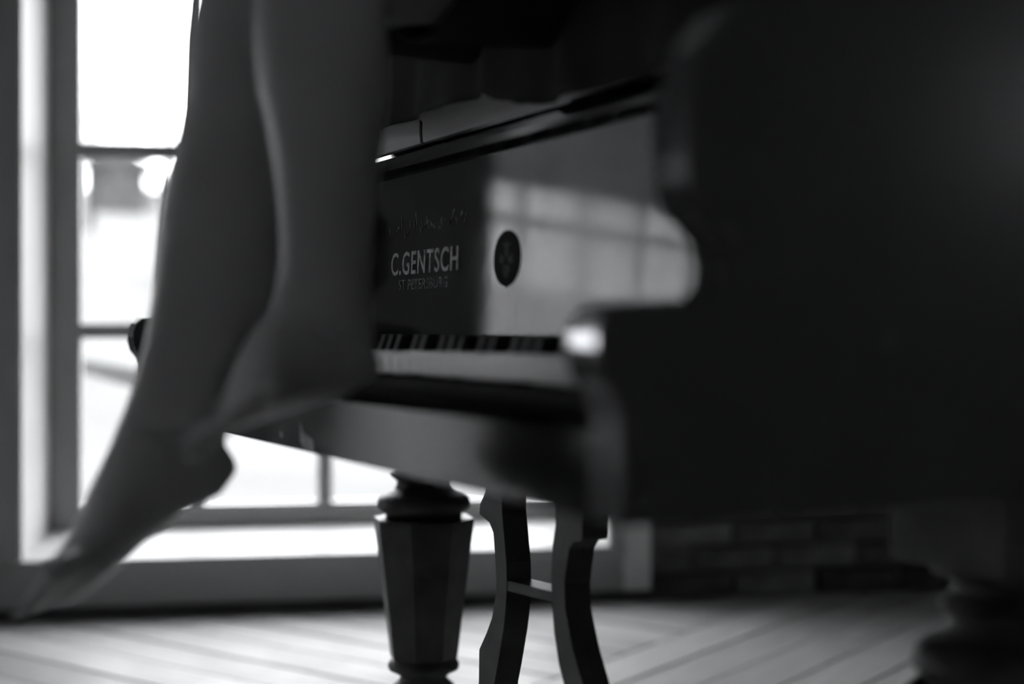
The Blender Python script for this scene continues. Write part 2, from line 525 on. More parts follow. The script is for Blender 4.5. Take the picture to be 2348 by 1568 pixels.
def tree(px, d, h, label, seed):
    rnd = random.Random(seed)
    p = at(px, HY, d)
    yy = (RM.inverted() @ p).y
    root = empty('bare_tree', (p.x, p.y, ground_z(yy)))
    bm = nb()
    lathe(bm, [(0.16, -0.3), (0.1, h * 0.4), (0.04, h * 0.9)], 8)
    for k in range(9):
        a = rnd.uniform(0, 6.28); z0 = h * rnd.uniform(0.3, 0.7); L = h * rnd.uniform(0.2, 0.35)
        d0 = Vector((math.cos(a), math.sin(a), rnd.uniform(0.4, 0.9))).normalized()
        st = Vector((0, 0, z0))
        q = d0.to_track_quat('Z', 'Y').to_matrix()
        loft(bm, [[st + d0 * L * f + q @ Vector((r * math.cos(t * 1.257), r * math.sin(t * 1.257), 0)) for t in range(5)] for f, r in ((0, 0.05), (1, 0.015))])
    obj('trunk', bm, 'bark', root)
    bm = nb()
    for k in range(420):
        a = rnd.uniform(0, 6.28); rr = h * 0.3 * math.sqrt(rnd.random()); zz = h * rnd.uniform(0.38, 1.0)
        c_ = Vector((rr * math.cos(a), rr * math.sin(a), zz))
        dd = Vector((rnd.uniform(-1, 1), rnd.uniform(-1, 1), rnd.uniform(-0.2, 1))).normalized() * h * 0.07
        s_ = Vector((-dd.y, dd.x, 0.2 * dd.z)) * 0.16
        vs = [bm.verts.new(v) for v in (c_ - dd, c_ + s_, c_ + dd, c_ - s_)]
        bm.faces.new(vs)
    cr = obj('crown', bm, 'twigs', root)
    cr['kind'] = 'stuff'
    tag(root, label, 'tree')
tree(385, 30, 3.6, 'pale leafless tree right of the outbuilding outside the window', 1)
tree(205, 44, 5.2, 'pale leafless tree at the left edge of the window pane', 2)
tree(660, 22, 3.2, 'pale leafless tree glimpsed under the piano through the window', 3)
# garden rail outside
ra, rb = Vector((-2.45, 7.7, 0)), Vector((-1.15, 4.55, 0))
rz = -0.26
rl = empty('garden_rail', (ra.x, ra.y, rz))
rd = (rb - ra); rlen = rd.length
TR = Matrix.Rotation(math.atan2(rd.y, rd.x), 4, 'Z')
bm = nb(); box(bm, 0, rlen, -0.03, 0.03, 0.82, 0.88, TR); obj('rail', bm, 'rail', rl, bevel=0.008)
for k in (0.03, rlen - 0.03):
    bm = nb(); box(bm, k - 0.03, k + 0.03, -0.028, 0.028, -0.1, 0.82, TR); obj('post', bm, 'rail', rl, bevel=0.005)
tag(rl, 'weathered single-bar garden rail outside the window', 'rail')

# ------------------------------------------------------------------ grand piano (local: x to the treble end, y to the tail)
piano = empty('grand_piano', mtx=PM)
tag(piano, 'worn black grand piano with open keyboard and octagonal legs', 'piano')
PWID = 1.45
ARM = 0.045
ZB = 0.626                                              # underside of the case
ZR = 1.040                                              # top of the rim
# case body with bentside
def bez(p0, p1, p2, p3, n):
    out = []
    for i in range(n + 1):
        t = i / n; s = 1 - t
        out.append((s**3 * p0[0] + 3 * s * s * t * p1[0] + 3 * s * t * t * p2[0] + t**3 * p3[0],
                    s**3 * p0[1] + 3 * s * s * t * p1[1] + 3 * s * t * t * p2[1] + t**3 * p3[1]))
    return out
outline = [(0.0, 0.262), (0.0, 0.6)] + bez((0, 0.75), (0.0, 1.25), (-0.55, 1.35), (-0.72, 1.85), 22) + bez((-0.74, 1.92), (-0.82, 2.2), (-1.3, 2.25), (-1.45, 2.05), 12) + [(-1.45, 1.2), (-1.45, 0.262)]
bm = nb()
prism(bm, [Vector((x, y, ZB)) for x, y in outline], [Vector((x, y, ZR)) for x, y in outline])
obj('case', bm, 'case', piano, bevel=0.004)
# lid
cxy = (-0.8, 1.0)
lo = [(x + (0.012 if x > -0.7 else -0.012 if x < -1.4 else 0), y + (0.012 if y > 1.3 else 0)) for x, y in outline]
lo = [(lo[0][0], 0.226)] + lo[1:-1] + [(lo[-1][0], 0.226)]
bm = nb()
prism(bm, [Vector((x, y, ZR + 0.001)) for x, y in lo], [Vector((x, y, ZR + 0.026)) for x, y in lo])
obj('lid', bm, 'lacquer', piano, bevel=0.006)
# keybed, front board, key slip
bm = nb(); box(bm, -PWID + ARM, -ARM, 0.03, 0.262, ZB, 0.665); obj('keybed', bm, 'case', piano)
bm = nb(); box(bm, -PWID + ARM, -ARM, 0.0, 0.03, ZB, 0.684); obj('front_board', bm, 'front', piano, bevel=0.005)
bm = nb()
sp = [(0.05, 0.665), (0.05, 0.708), (0.01, 0.708), (0.002, 0.703), (0.006, 0.6945), (0.014, 0.688), (0.016, 0.6845), (0.031, 0.6845), (0.031, 0.665)]
prism(bm, [Vector((-PWID + ARM, y, z)) for y, z in sp], [Vector((-ARM, y, z)) for y, z in sp])
obj('key_slip', bm, 'felt', piano)
# arms with scroll profile
prof = [(0.0, ZB), (0.0, 0.700), (-0.005, 0.711), (-0.014, 0.722), (-0.018, 0.736), (-0.018, 0.751), (-0.013, 0.764), (-0.003, 0.772), (0.02, 0.7735), (0.076, 0.776), (0.085, 0.785), (0.087, 0.800), (0.082, 0.816), (0.071, 0.828), (0.060, 0.838), (0.053, 0.853), (0.051, 0.875), (0.052, 0.91), (0.060, 0.945), (0.085, 0.975), (0.13, 1.0), (0.2, ZR), (0.262, ZR), (0.262, ZB)]
for x0 in (-ARM, -PWID):
    bm = nb()
    prism(bm, [Vector((x0, y, z)) for y, z in prof], [Vector((x0 + ARM, y, z)) for y, z in prof])
    obj('arm', bm, 'case', piano, bevel=0.004)
    cp = [(-0.0185, 0.743), (-0.0185, 0.752), (-0.0135, 0.7645), (-0.006, 0.7705), (-0.004, 0.769), (-0.012, 0.763), (-0.017, 0.751), (-0.017, 0.743)]
    bm = nb()
    prism(bm, [Vector((x0 + 0.004, y, z)) for y, z in cp], [Vector((x0 + ARM - 0.004, y, z)) for y, z in cp])
    obj('nose_glint', bm, 'glint', piano, smooth=False)  # strip added to imitate the highlight on the arm's rounded nose
# key blocks
KW = 0.0235
K0 = -PWID / 2 - 26 * KW
for x0, x1 in ((-PWID + ARM, K0 - 0.002), (K0 + 52 * KW + 0.002, -ARM)):
    bm = nb(); box(bm, x0, x1, 0.05, 0.219, 0.665, 0.738); obj('key_block', bm, 'lacquer', piano, bevel=0.01, seg=3)
# keys
KT = 0.7325
bm = nb(); box(bm, 0, KW - 0.0011, 0.054, 0.219, KT - 0.022, KT)
bmesh.ops.bevel(bm, geom=[e for e in bm.edges if max(v.co.y for v in e.verts) < 0.06 or min(v.co.z for v in e.verts) > KT - 0.001], offset=0.0016, segments=1, affect='EDGES')
wk = obj('white_key', bm, 'ivory', piano); wm = wk.data
bm = nb()
vs0 = [(-0.006, 0.104, 0), (0.006, 0.104, 0), (0.006, 0.219, 0), (-0.006, 0.219, 0)]
bm_v = [bm.verts.new((x, y, KT - 0.006)) for x, y, z in vs0]
bm_t = [bm.verts.new((x * 0.82, y + (0.008 if y < 0.15 else 0), KT + 0.0165)) for x, y, z in vs0]
bm.faces.new(list(reversed(bm_v))); bm.faces.new(bm_t)
for i in range(4):
    bm.faces.new((bm_v[i], bm_v[(i + 1) % 4], bm_t[(i + 1) % 4], bm_t[i]))
bk = obj('black_key', bm, 'ebony', piano, bevel=0.0014, seg=1); bkm = bk.data
bpy.data.objects.remove(wk); bpy.data.objects.remove(bk)
for i in range(52):
    k = link('white_key', wm, None, piano)
    k.location = (K0 + i * KW, 0, random.choice((0, 0, 0, 0, -0.001, 0.001)))
    note = (i + 5) % 7                                  # 0 = C
    if i < 51 and note in (0, 1, 3, 4, 5):
        q = link('black_key', bkm, None, piano)
        q.location = (K0 + (i + 1) * KW - 0.0005, 0, 0)
# fallboard (leans back), nosing, upper panel
FB0, FZ0, FB1, FZ1 = 0.222, 0.736, 0.229, 0.957
xl, xr = -PWID + ARM + 0.003, -ARM - 0.003
fdir = Vector((0, FB1 - FB0, FZ1 - FZ0)); fl = fdir.length; fdir.normalize()
fn = Vector((0, -fdir.z, fdir.y))                       # outward (to the player)
bm = nb()
q = [Vector((0, FB0, FZ0)), Vector((0, FB1, FZ1)), Vector((0, FB1, FZ1)) - fn * 0.016, Vector((0, FB0, FZ0)) - fn * 0.016]
prism(bm, [p + Vector((xl, 0, 0)) for p in q], [p + Vector((xr, 0, 0)) for p in q])
fall = obj('fallboard', bm, 'fallboard', piano, bevel=0.002)
bm = nb()
pts = [(0.233, 0.954), (0.232, 0.954), (0.222, 0.957), (0.215, 0.963), (0.212, 0.970), (0.213, 0.978), (0.218, 0.9845), (0.224, 0.9865), (0.226, 0.9875), (0.226, 0.990), (0.229, 0.992), (0.233, 0.992)]
prism(bm, [Vector((xl, y, z)) for y, z in pts], [Vector((xr, y, z)) for y, z in pts])
nos = obj('nosing', bm, 'polish', piano, bevel=0.0015)
tag(nos, 'rounded black moulding along the top of the fallboard')
bm = nb(); box(bm, xl, xr, 0.234, 0.26, 0.98, ZR - 0.001); up = obj('upper_panel', bm, 'veneer', piano, bevel=0.002)
# a split in the panel
p = on_b(965, 300, 0.2335)
bm = nb(); prism(bm, [Vector((p.x + dx, 0.2336, p.z + dz)) for dx, dz in ((-0.002, 0.014), (0.004, 0.011), (0.002, -0.004), (0.004, -0.016), (0.001, -0.02), (-0.003, -0.004))],
                     [Vector((p.x + dx, 0.2325, p.z + dz)) for dx, dz in ((-0.002, 0.014), (0.004, 0.011), (0.002, -0.004), (0.004, -0.016), (0.001, -0.02), (-0.003, -0.004))])
obj('crack', bm, 'ebony', up)
# worn veneer patch on the front board
for pts in ([(688, 968), (694, 990), (716, 1008), (722, 1041), (697, 1041), (689, 1012)], [(641, 990), (648, 988), (649, 1002), (643, 1003)]):
    loc = [on_b(x, y, -0.0004) for x, y in pts]
    loc = [Vector((l.x, 0, max(l.z, ZB + 0.002))) for l in loc]
    bm = nb(); prism(bm, [Vector((l.x, 0.001, l.z)) for l in loc], [Vector((l.x, -0.0005, l.z)) for l in loc])
    tag(obj('worn_patch', bm, 'bare', piano), 'pale bare patch where black polish has chipped off')

# lettering on the fallboard
FM = Matrix(((1, 0, 0, 0), (0, fdir.y, fn.y, 0), (0, fdir.z, fn.z, 0), (0, 0, 0, 1)))
def fall_at(x, z, lift=0.0004):
    t = (z - FZ0) / (FZ1 - FZ0)
    return Matrix.Translation(Vector((x, FB0 + (FB1 - FB0) * t, z)) + fn * lift) @ FM
def lettering(txt, x0, x1, z0, z1, m, off=0.0, name='lettering', shear=0.0, spacing=1.0):
    cu = bpy.data.curves.new('letters', 'FONT')
    cu.body = txt
    cu.size = 1.0
    cu.offset = off
    cu.shear = shear
    cu.extrude = 0.004
    cu.space_character = spacing
    tmp = bpy.data.objects.new('tmp_text', cu)
    C.objects.link(tmp)
    bpy.context.view_layer.update()
    me = bpy.data.meshes.new_from_object(tmp.evaluated_get(bpy.context.evaluated_depsgraph_get()))
    bpy.data.objects.remove(tmp)
    xs = [v.co.x for v in me.vertices]; ys = [v.co.y for v in me.vertices]
    sx = (x1 - x0) / (max(xs) - min(xs)); sy = (z1 - z0) / (max(ys) - min(ys))
    for v in me.vertices:
        v.co = Vector(((v.co.x - min(xs)) * sx, (v.co.y - min(ys)) * sy, v.co.z * 0.02))
    me.materials.clear()
    me.name = name
    o = link(name, me, m, fall)
    o.matrix_local = fall_at(x0, z0)
    return o
tag(lettering('C.GENTSCH', -0.958, -0.747, 0.8256, 0.8555, 'gilt', 0.012, spacing=1.1), 'large worn pale gilt lettering on the fallboard')
tag(lettering('ST PETERSBURG', -0.930, -0.776, 0.806, 0.8195, 'gilt_faint', 0.004, spacing=1.1), 'small faded gilt lettering under the large line')
# rubbed remains of an ornamental line above
rnd = random.Random(11)
bm = nb()
x = -0.965
while x < -0.73:
    L = rnd.uniform(0.004, 0.013)
    pz = 0.878 + rnd.uniform(-0.006, 0.008) + 0.02 * (x + 0.965) / 0.235 * 0.3
    a = rnd.uniform(0.3, 1.9)
    pts = []
    for k in range(7):
        t = k / 6
        pts.append((x + L * t * math.cos(a) + 0.002 * math.sin(t * 6), pz + L * t * math.sin(a) * 1.3))
    for (ax, az), (bx2, bz) in zip(pts, pts[1:]):
        d_ = Vector((bx2 - ax, bz - az)); nn = Vector((-d_.y, d_.x)).normalized() * 0.0007
        m0 = fall_at(0, 0.7); 
        def fp(xx, zz):
            return fall_at(xx, zz, 0.0005).translation
        bm.faces.new([bm.verts.new(fp(ax + nn.x, az + nn.y)), bm.verts.new(fp(bx2 + nn.x, bz + nn.y)), bm.verts.new(fp(bx2 - nn.x, bz - nn.y)), bm.verts.new(fp(ax - nn.x, az - nn.y))])
    x += rnd.uniform(0.006, 0.016)
tag(obj('worn_ornament', bm, 'gilt_faint', fall), 'rubbed-away traces of an ornamental line')
# round dark emblem
bm = nb()
n = 40
disc = [Vector((0.0305 * math.cos(2 * math.pi * i / n), 0.0295 * math.sin(2 * math.pi * i / n) - (0.0012 if i == 30 else 0), 0)) for i in range(n)]
prism(bm, disc, [d_ + Vector((0, 0, 0.0006)) for d_ in disc])
em = obj('emblem', bm, 'decal', fall)
em.matrix_local = fall_at(-0.617, 0.834) @ Matrix.Scale(1.07, 4)
tag(em, 'round dark emblem right of the lettering')
bm = nb()
def flat(pts, z=0.0007):
    bm.faces.new([bm.verts.new((x, y, z)) for x, y in pts])
flat([(-0.004, 0.002), (0.004, 0.002), (0.005, 0.012), (0.010, 0.017), (0.003, 0.015), (0.0, 0.020), (-0.003, 0.015), (-0.010, 0.017), (-0.005, 0.012)])
flat([(-0.003, 0.0), (-0.014, 0.006), (-0.016, -0.004), (-0.009, -0.006), (-0.004, -0.003)])
flat([(0.003, 0.0), (0.004, -0.003), (0.009, -0.006), (0.016, -0.004), (0.014, 0.006)])
flat([(-0.007, -0.007), (0.007, -0.007), (0.008, -0.013), (0.003, -0.019), (0.0, -0.021), (-0.003, -0.019), (-0.008, -0.013)])
obj('emblem_mark', bm, 'decal_mark', em)

# legs
LEGP = [(0.090, ZB), (0.090, 0.578), (0.084, 0.566), (0.078, 0.557), (0.058, 0.548), (0.042, 0.540)]
def leg(x, y):
    root = empty('leg'); root.parent = piano; root.location = (x, y, 0)
    lg = nb()
    rot = math.radians(9)
    k8 = 1 / math.cos(math.pi / 8)
    lathe(lg, [(0.078 * k8 * 0.985, 0.4485), (0.077 * k8, 0.440), (0.0515 * k8, 0.222)], 8, rot=rot)
    obj('shaft', lg, 'turned', root, bevel=0.0015, seg=1)
    bm = nb()
    lathe(bm, [(0.062, 0.4480), (0.062, 0.4555), (0.070, 0.460), (0.0755, 0.466), (0.076, 0.473), (0.074, 0.481), (0.066, 0.488), (0.050, 0.494), (0.044, 0.503), (0.044, 0.509), (0.053, 0.517), (0.0545, 0.5205), (0.053, 0.524), (0.044, 0.531), (0.041, 0.538), (0.05, 0.546), (0.06, 0.549), (0.06, 0.556)], 40)
    obj('collar', bm, 'turned', root, smooth=True)
    bm = nb(); box(bm, -0.067, 0.067, -0.067, 0.067, 0.556, ZB + 0.01); obj('leg_block', bm, 'turned', root, bevel=0.006)
    bm = nb()
    lathe(bm, [(0.0515, 0.2215), (0.055, 0.216), (0.0585, 0.209), (0.057, 0.203), (0.048, 0.199), (0.039, 0.193), (0.038, 0.188), (0.043, 0.182), (0.050, 0.176), (0.051, 0.165), (0.046, 0.12), (0.036, 0.085), (0.03, 0.07)], 40)
    obj('leg_foot', bm, 'turned', root, smooth=True)
    bm = nb()
    lathe(bm, [(0.012, 0.07), (0.02, 0.068), (0.02, 0.05), (0.012, 0.045)], 20)
    w_ = [[Vector((sx * 0.012, 0.024 * math.cos(a * math.pi / 10), 0.0245 + 0.024 * math.sin(a * math.pi / 10))) for a in range(20)] for sx in (-1, 1)]
    loft(bm, w_)
    obj('caster', bm, 'brass', root)
    return root
leg(-0.093, 0.435)
leg(-1.337, 0.435)
leg(-1.12, 1.93)

# pedal lyre
LB = 0.302
LD = 0.034
def px_loc(pts):
    return [on_b(x, y, LB) for x, y in pts]
ly = empty('pedal_lyre'); ly.parent = piano; ly.location = (-0.725, 0.32, 0)
off = Vector((0.725, -0.32, 0))
def lyre_post(Lp, Rp):
    Lq = px_loc(Lp); Rq = px_loc(Rp)
    poly = Lq + list(reversed(Rq))
    bm = nb()
    prism(bm, [Vector((q.x, LB, q.z)) + off for q in poly], [Vector((q.x, LB + LD, q.z)) + off for q in poly])
    return obj('lyre_post', bm, 'turned', ly, bevel=0.0015, seg=1)
lyre_post([(1112, 1000), (1113, 1128), (1101, 1156), (1099, 1178), (1122, 1197), (1131, 1221), (1135, 1272), (1138, 1326), (1137, 1362), (1128, 1417), (1115, 1453), (1099, 1489), (1098, 1568), (1092, 1700), (1090, 1800)],
          [(1150, 1000), (1150, 1120), (1151, 1174), (1156, 1230), (1161, 1290), (1162, 1335), (1160, 1380), (1158, 1409), (1154, 1445), (1148, 1482), (1141, 1525), (1133, 1568), (1124, 1700), (1122, 1800)])
lyre_post([(1273, 1060), (1273, 1174), (1274, 1203), (1267, 1254), (1265, 1300), (1264, 1326), (1266, 1391), (1271, 1453), (1282, 1525), (1293, 1568), (1322, 1700), (1340, 1800)],
          [(1335, 1060), (1335, 1230), (1333, 1240), (1314, 1242), (1304, 1261), (1297, 1308), (1294, 1340), (1296, 1398), (1304, 1440), (1314, 1489), (1325, 1530), (1336, 1568), (1366, 1700), (1386, 1800)])
a0, a1 = on_b(1161, 1331, LB), on_b(1266, 1357, LB)
c0, c1 = on_b(1161, 1354, LB), on_b(1266, 1381, LB)
bm = nb()
q = [a0, a1, c1, c0]
prism(bm, [Vector((p.x, LB + 0.001, p.z)) + off for p in q], [Vector((p.x, LB + LD - 0.002, p.z)) + off for p in q])
obj('crossbar', bm, 'turned', ly, bevel=0.001, seg=1)
zt = on_b(1200, 1060, LB).z
bm = nb(); box(bm, -0.14, 0.14, -0.03, 0.05, 0.585, ZB + 0.01); obj('top_plate', bm, 'turned', ly, bevel=0.004)
bm = nb(); box(bm, -0.17, 0.21, -0.045, 0.075, 0.11, 0.203); obj('pedal_box', bm, 'turned', ly, bevel=0.008)
for x in (-0.06, 0.06):
    bm = nb(); box(bm, x - 0.016, x + 0.016, -0.15, -0.02, 0.07, 0.079); obj('pedal', bm, 'brass', ly, bevel=0.004)
    bm = nb(); box(bm, x - 0.008, x + 0.008, -0.03, 0.03, 0.072, 0.115); obj('pedal_lever', bm, 'brass', ly)

# ------------------------------------------------------------------ the person seated on the lid
def ell_ring(c, ax, ay, n=20, sq=2.0):
    out = []
    for i in range(n):
        t = 2 * math.pi * i / n
        ct, st = math.cos(t), math.sin(t)
        out.append(c + ax * math.copysign(abs(ct) ** (2 / sq), ct) + ay * math.copysign(abs(st) ** (2 / sq), st))
    return out
def leg_loft(bm, rows):
    # rows: (left px, left py, right px, right py, depth, ratio): outline pairs across the limb
    cs = []
    for (lx, ly_, rx, ry, d, k) in rows:
        a, b = at(lx, ly_, d), at(rx, ry, d)
        cs.append(((a + b) / 2, (b - a) / 2, k))
    rings = []
    for i, (c, h, k) in enumerate(cs):
        t = (cs[min(i + 1, len(cs) - 1)][0] - cs[max(i - 1, 0)][0]).normalized()
        w = t.cross(h.normalized()).normalized()
        rings.append(ell_ring(c, h, w * (k if k < 0.2 else h.length * k), 24, 2.15))
    loft(bm, rings)
    return rings
def capsule(bm, pts, n=12):
    # pts: (Vector, radius)
    rings = []
    for i, (c, r) in enumerate(pts):
        t = (pts[min(i + 1, len(pts) - 1)][0] - pts[max(i - 1, 0)][0]).normalized()
        q = t.to_track_quat('Z', 'Y').to_matrix()
        if i == 0:
            rings.append([c - t * r * 0.75 + q @ Vector((0.45 * r * math.cos(2 * math.pi * k / n), 0.45 * r * math.sin(2 * math.pi * k / n), 0)) for k in range(n)])
        rings.append([c + q @ Vector((r * math.cos(2 * math.pi * k / n), r * math.sin(2 * math.pi * k / n), 0)) for k in range(n)])
        if i == len(pts) - 1:
            rings.append([c + t * r * 0.75 + q @ Vector((0.45 * r * math.cos(2 * math.pi * k / n), 0.45 * r * math.sin(2 * math.pi * k / n), 0)) for k in range(n)])
    loft(bm, rings)

body = nb()
FACE = Vector((math.cos(math.radians(229)), math.sin(math.radians(229)), 0))
LEFT = Vector((-FACE.y, FACE.x, 0))
hipc = P0 + U * 0.58 + V * 0.30 + Vector((0, 0, 1.153))
hipR = hipc - LEFT * 0.085
hipL = hipc + LEFT * 0.085
# right lower leg (further from the camera)
D1 = 1.30
leg_loft(body, [
    (470, -60, 700, -60, 1.335, 0.95), (455, 20, 705, 20, 1.33, 0.95), (440, 100, 712, 100, 1.325, 0.95), (436, 180, 716, 180, 1.32, 1.0), (431, 260, 715, 250, 1.318, 1.0),
    (414, 320, 705, 320, 1.315, 1.0), (394, 400, 686, 400, 1.31, 1.0), (373, 500, 662, 500, 1.305, 0.97), (361, 600, 640, 590, 1.30, 0.9),
    (349, 700, 612, 685, 1.295, 0.84), (330, 800, 575, 770, 1.29, 0.78), (308, 880, 545, 850, 1.285, 0.74), (284, 950, 525, 935, 1.28, 0.74), (258, 1010, 522, 1000, 1.275, 0.72)])
leg_loft(body, [
    (345, 845, 530, 1050, 1.303, 0.026), (325, 872, 547, 1078, 1.30, 0.031), (300, 920, 508, 1133, 1.285, 0.034), (262, 1000, 425, 1172, 1.262, 0.033), (215, 1100, 338, 1240, 1.228, 0.035),
    (175, 1190, 275, 1302, 1.197, 0.039), (130, 1270, 207, 1356, 1.168, 0.041), (100, 1308, 160, 1374, 1.155, 0.036)])
# toes of the right foot (big toe towards the camera)
def toes(rootp, tipp, across, big_first, rads, lens, up):
    out = []
    for k in range(5):
        f = (k - 2) / 2.0
        r = rads[k]
        st = rootp + across * f
        en = st + (tipp - rootp) * lens[k] + across * f * 0.10
        mid = (st + en) / 2 + up * 0.004
        capsule(body, [(st, r * 1.05), (mid, r * 0.95), (en, r)])
        out.append((en, r, (en - mid).normalized()))
    return out
ax1 = (at(55, 1378, 1.125) - at(140, 1325, 1.16)).normalized()
th1 = (at(207, 1356, 1.16) - at(130, 1270, 1.16)).normalized()
w1 = ax1.cross(th1).normalized()
if w1.y > 0: w1 = -w1                                   # w1 points to the camera (inner side)
t1 = toes(at(135, 1340, 1.158), at(74, 1374, 1.132), -w1 * 0.036, True, (0.0118, 0.0082, 0.0078, 0.0075, 0.0072), (1.0, 1.05, 0.95, 0.82, 0.66), -th1)
# left lower leg (nearer the camera)
leg_loft(body, [
    (592, -90, 880, -90, 1.20, 0.95), (584, -20, 886, -20, 1.195, 0.95), (581, 60, 890, 60, 1.19, 0.95), (584, 140, 891, 140, 1.187, 1.0), (594, 220, 889, 220, 1.185, 1.0), (612, 300, 882, 300, 1.183, 1.0),
    (630, 400, 870, 400, 1.182, 0.98), (639, 500, 860, 500, 1.182, 0.95), (642, 590, 853, 590, 1.184, 0.88), (633, 650, 849, 660, 1.186, 0.84), (616, 700, 852, 740, 1.188, 0.8), (600, 740, 862, 800, 1.185, 0.036)])
leg_loft(body, [
    (690, 640, 868, 828, 1.195, 0.024), (655, 672, 879, 850, 1.192, 0.029), (625, 700, 800, 903, 1.18, 0.031), (590, 742, 736, 918, 1.16, 0.031), (562, 792, 680, 935, 1.135, 0.031), (548, 850, 625, 952, 1.11, 0.031),
    (540, 895, 590, 963, 1.09, 0.029), (536, 918, 570, 968, 1.08, 0.026)])
ax2 = (at(533, 972, 1.045) - at(556, 942, 1.08)).normalized()
th2 = (at(590, 963, 1.09) - at(540, 895, 1.09)).normalized()
w2 = ax2.cross(th2).normalized()
if w2.x > 0: w2 = -w2                                   # inner side of the left foot points left in the view
t2 = toes(at(556, 940, 1.082), at(535, 968, 1.045), -w2 * 0.033, True, (0.0115, 0.008, 0.0076, 0.0073, 0.007), (1.0, 1.02, 0.92, 0.8, 0.65), -th2)
# knees and thighs
k1 = at(585, -40, 1.335); k2 = at(735, -60, 1.20)
capsule(body, [(k1, 0.053), (k1.lerp(hipR, 0.2) + Vector((0, 0, 0.012)), 0.060), (k1.lerp(hipR, 0.5) + Vector((0, 0, 0.01)), 0.070), (k1.lerp(hipR, 0.8), 0.083), (hipR, 0.09)], 24)
capsule(body, [(k2, 0.053), (k2.lerp(hipL, 0.2) + Vector((0, 0, 0.012)), 0.060), (k2.lerp(hipL, 0.5) + Vector((0, 0, 0.01)), 0.070), (k2.lerp(hipL, 0.8), 0.083), (hipL, 0.09)], 24)
# pelvis, torso, neck, head
UP = Vector((0, 0, 1))
def tor(z, wx, wy, fwd=0.0):
    return ell_ring(hipc + UP * z - FACE * 0.02 + FACE * fwd, LEFT * wx, FACE * wy, 24)
loft(body, [tor(-0.085, 0.14, 0.09), tor(-0.03, 0.172, 0.115), tor(0.06, 0.168, 0.112), tor(0.16, 0.135, 0.095, 0.01), tor(0.22, 0.12, 0.088, 0.015), tor(0.32, 0.135, 0.1, 0.02), tor(0.40, 0.145, 0.105, 0.02), tor(0.48, 0.15, 0.085, 0.01), tor(0.525, 0.11, 0.06, 0.0)])
neck = hipc + UP * 0.53 - FACE * 0.01
capsule(body, [(neck - UP * 0.03, 0.055), (neck + UP * 0.04, 0.05), (neck + UP * 0.1 + FACE * 0.015, 0.05)], 16)
hc = neck + UP * 0.185 + FACE * 0.03
def hd(z, wx, wy, f=0.0):
    return ell_ring(hc + UP * z + FACE * f, LEFT * wx, FACE * wy, 24)
loft(body, [hd(-0.115, 0.03, 0.03, 0.05), hd(-0.09, 0.05, 0.06, 0.02), hd(-0.04, 0.066, 0.085, 0.005), hd(0.02, 0.073, 0.094), hd(0.07, 0.07, 0.09, -0.005), hd(0.105, 0.05, 0.065, -0.01), hd(0.12, 0.02, 0.03, -0.01)])
capsule(body, [(hc + FACE * 0.09 + UP * 0.01, 0.009), (hc + FACE * 0.105 - UP * 0.03, 0.013)], 10)
for s_ in (-1, 1):
    capsule(body, [(hc + LEFT * 0.073 * s_ + UP * 0.02, 0.012), (hc + LEFT * 0.073 * s_ - UP * 0.02, 0.010)], 10)
    capsule(body, [(hc + FACE * 0.093 - UP * 0.066 + LEFT * 0.016 * s_, 0.007), (hc + FACE * 0.096 - UP * 0.066, 0.008)], 8)
# arms resting hands on the lid beside the hips
fingers = []
for s_ in (-1, 1):
    sh = hipc + UP * 0.475 + LEFT * 0.165 * s_
    el = hipc + UP * 0.21 + LEFT * 0.24 * s_ - FACE * 0.06
    wr = hipc - UP * 0.035 + LEFT * 0.25 * s_ + FACE * 0.02
    capsule(body, [(sh, 0.047), (sh.lerp(el, 0.5), 0.042), (el, 0.035), (el.lerp(wr, 0.35), 0.036), (wr, 0.025)], 16)
    pl = wr + FACE * 0.055 - UP * 0.03
    loft(body, [ell_ring(wr - UP * 0.005, LEFT * 0.026, UP * 0.018, 12), ell_ring(wr.lerp(pl, 0.5), LEFT * 0.038, UP * 0.014, 12), ell_ring(pl + FACE * 0.02, LEFT * 0.04, UP * 0.012, 12)])
    for k in range(4):
        b0 = pl + FACE * 0.015 + LEFT * (-0.029 + 0.019 * k)
        ln = (0.068, 0.078, 0.074, 0.06)[k]
        capsule(body, [(b0, 0.0085), (b0 + FACE * ln * 0.5 + UP * 0.004, 0.008), (b0 + FACE * ln - UP * 0.004, 0.007)], 8)
    b0 = wr.lerp(pl, 0.4) - LEFT * 0.03 * s_
    capsule(body, [(b0, 0.011), (b0 + FACE * 0.03 - LEFT * 0.025 * s_ - UP * 0.005, 0.0095), (b0 + FACE * 0.06 - LEFT * 0.033 * s_ - UP * 0.008, 0.008)], 8)

bmesh.ops.recalc_face_normals(body, faces=body.faces)
base_pt = Vector((hipc.x, hipc.y, 1.066))
me = bpy.data.meshes.new('person_raw')
body.to_mesh(me); body.free()
me.transform(Matrix.Translation(-base_pt))
tmp = bpy.data.objects.new('person_raw', me)
C.objects.link(tmp)
rm = tmp.modifiers.new('remesh', 'REMESH'); rm.mode = 'VOXEL'; rm.voxel_size = 0.0034
sm = tmp.modifiers.new('smooth', 'CORRECTIVE_SMOOTH'); sm.iterations = 8; sm.factor = 0.5; sm.use_only_smooth = True
bpy.context.view_layer.update()
pm_ = bpy.data.meshes.new_from_object(tmp.evaluated_get(bpy.context.evaluated_depsgraph_get()))
bpy.data.objects.remove(tmp)
pm_.name = 'person'
pm_.materials.clear()
person = empty('person', base_pt)
tag(person, 'barefoot person in a dark dress sitting on the piano, bare legs hanging', 'person')
link('body', pm_, 'skin', person, True)
def wv(p):
    return p - base_pt
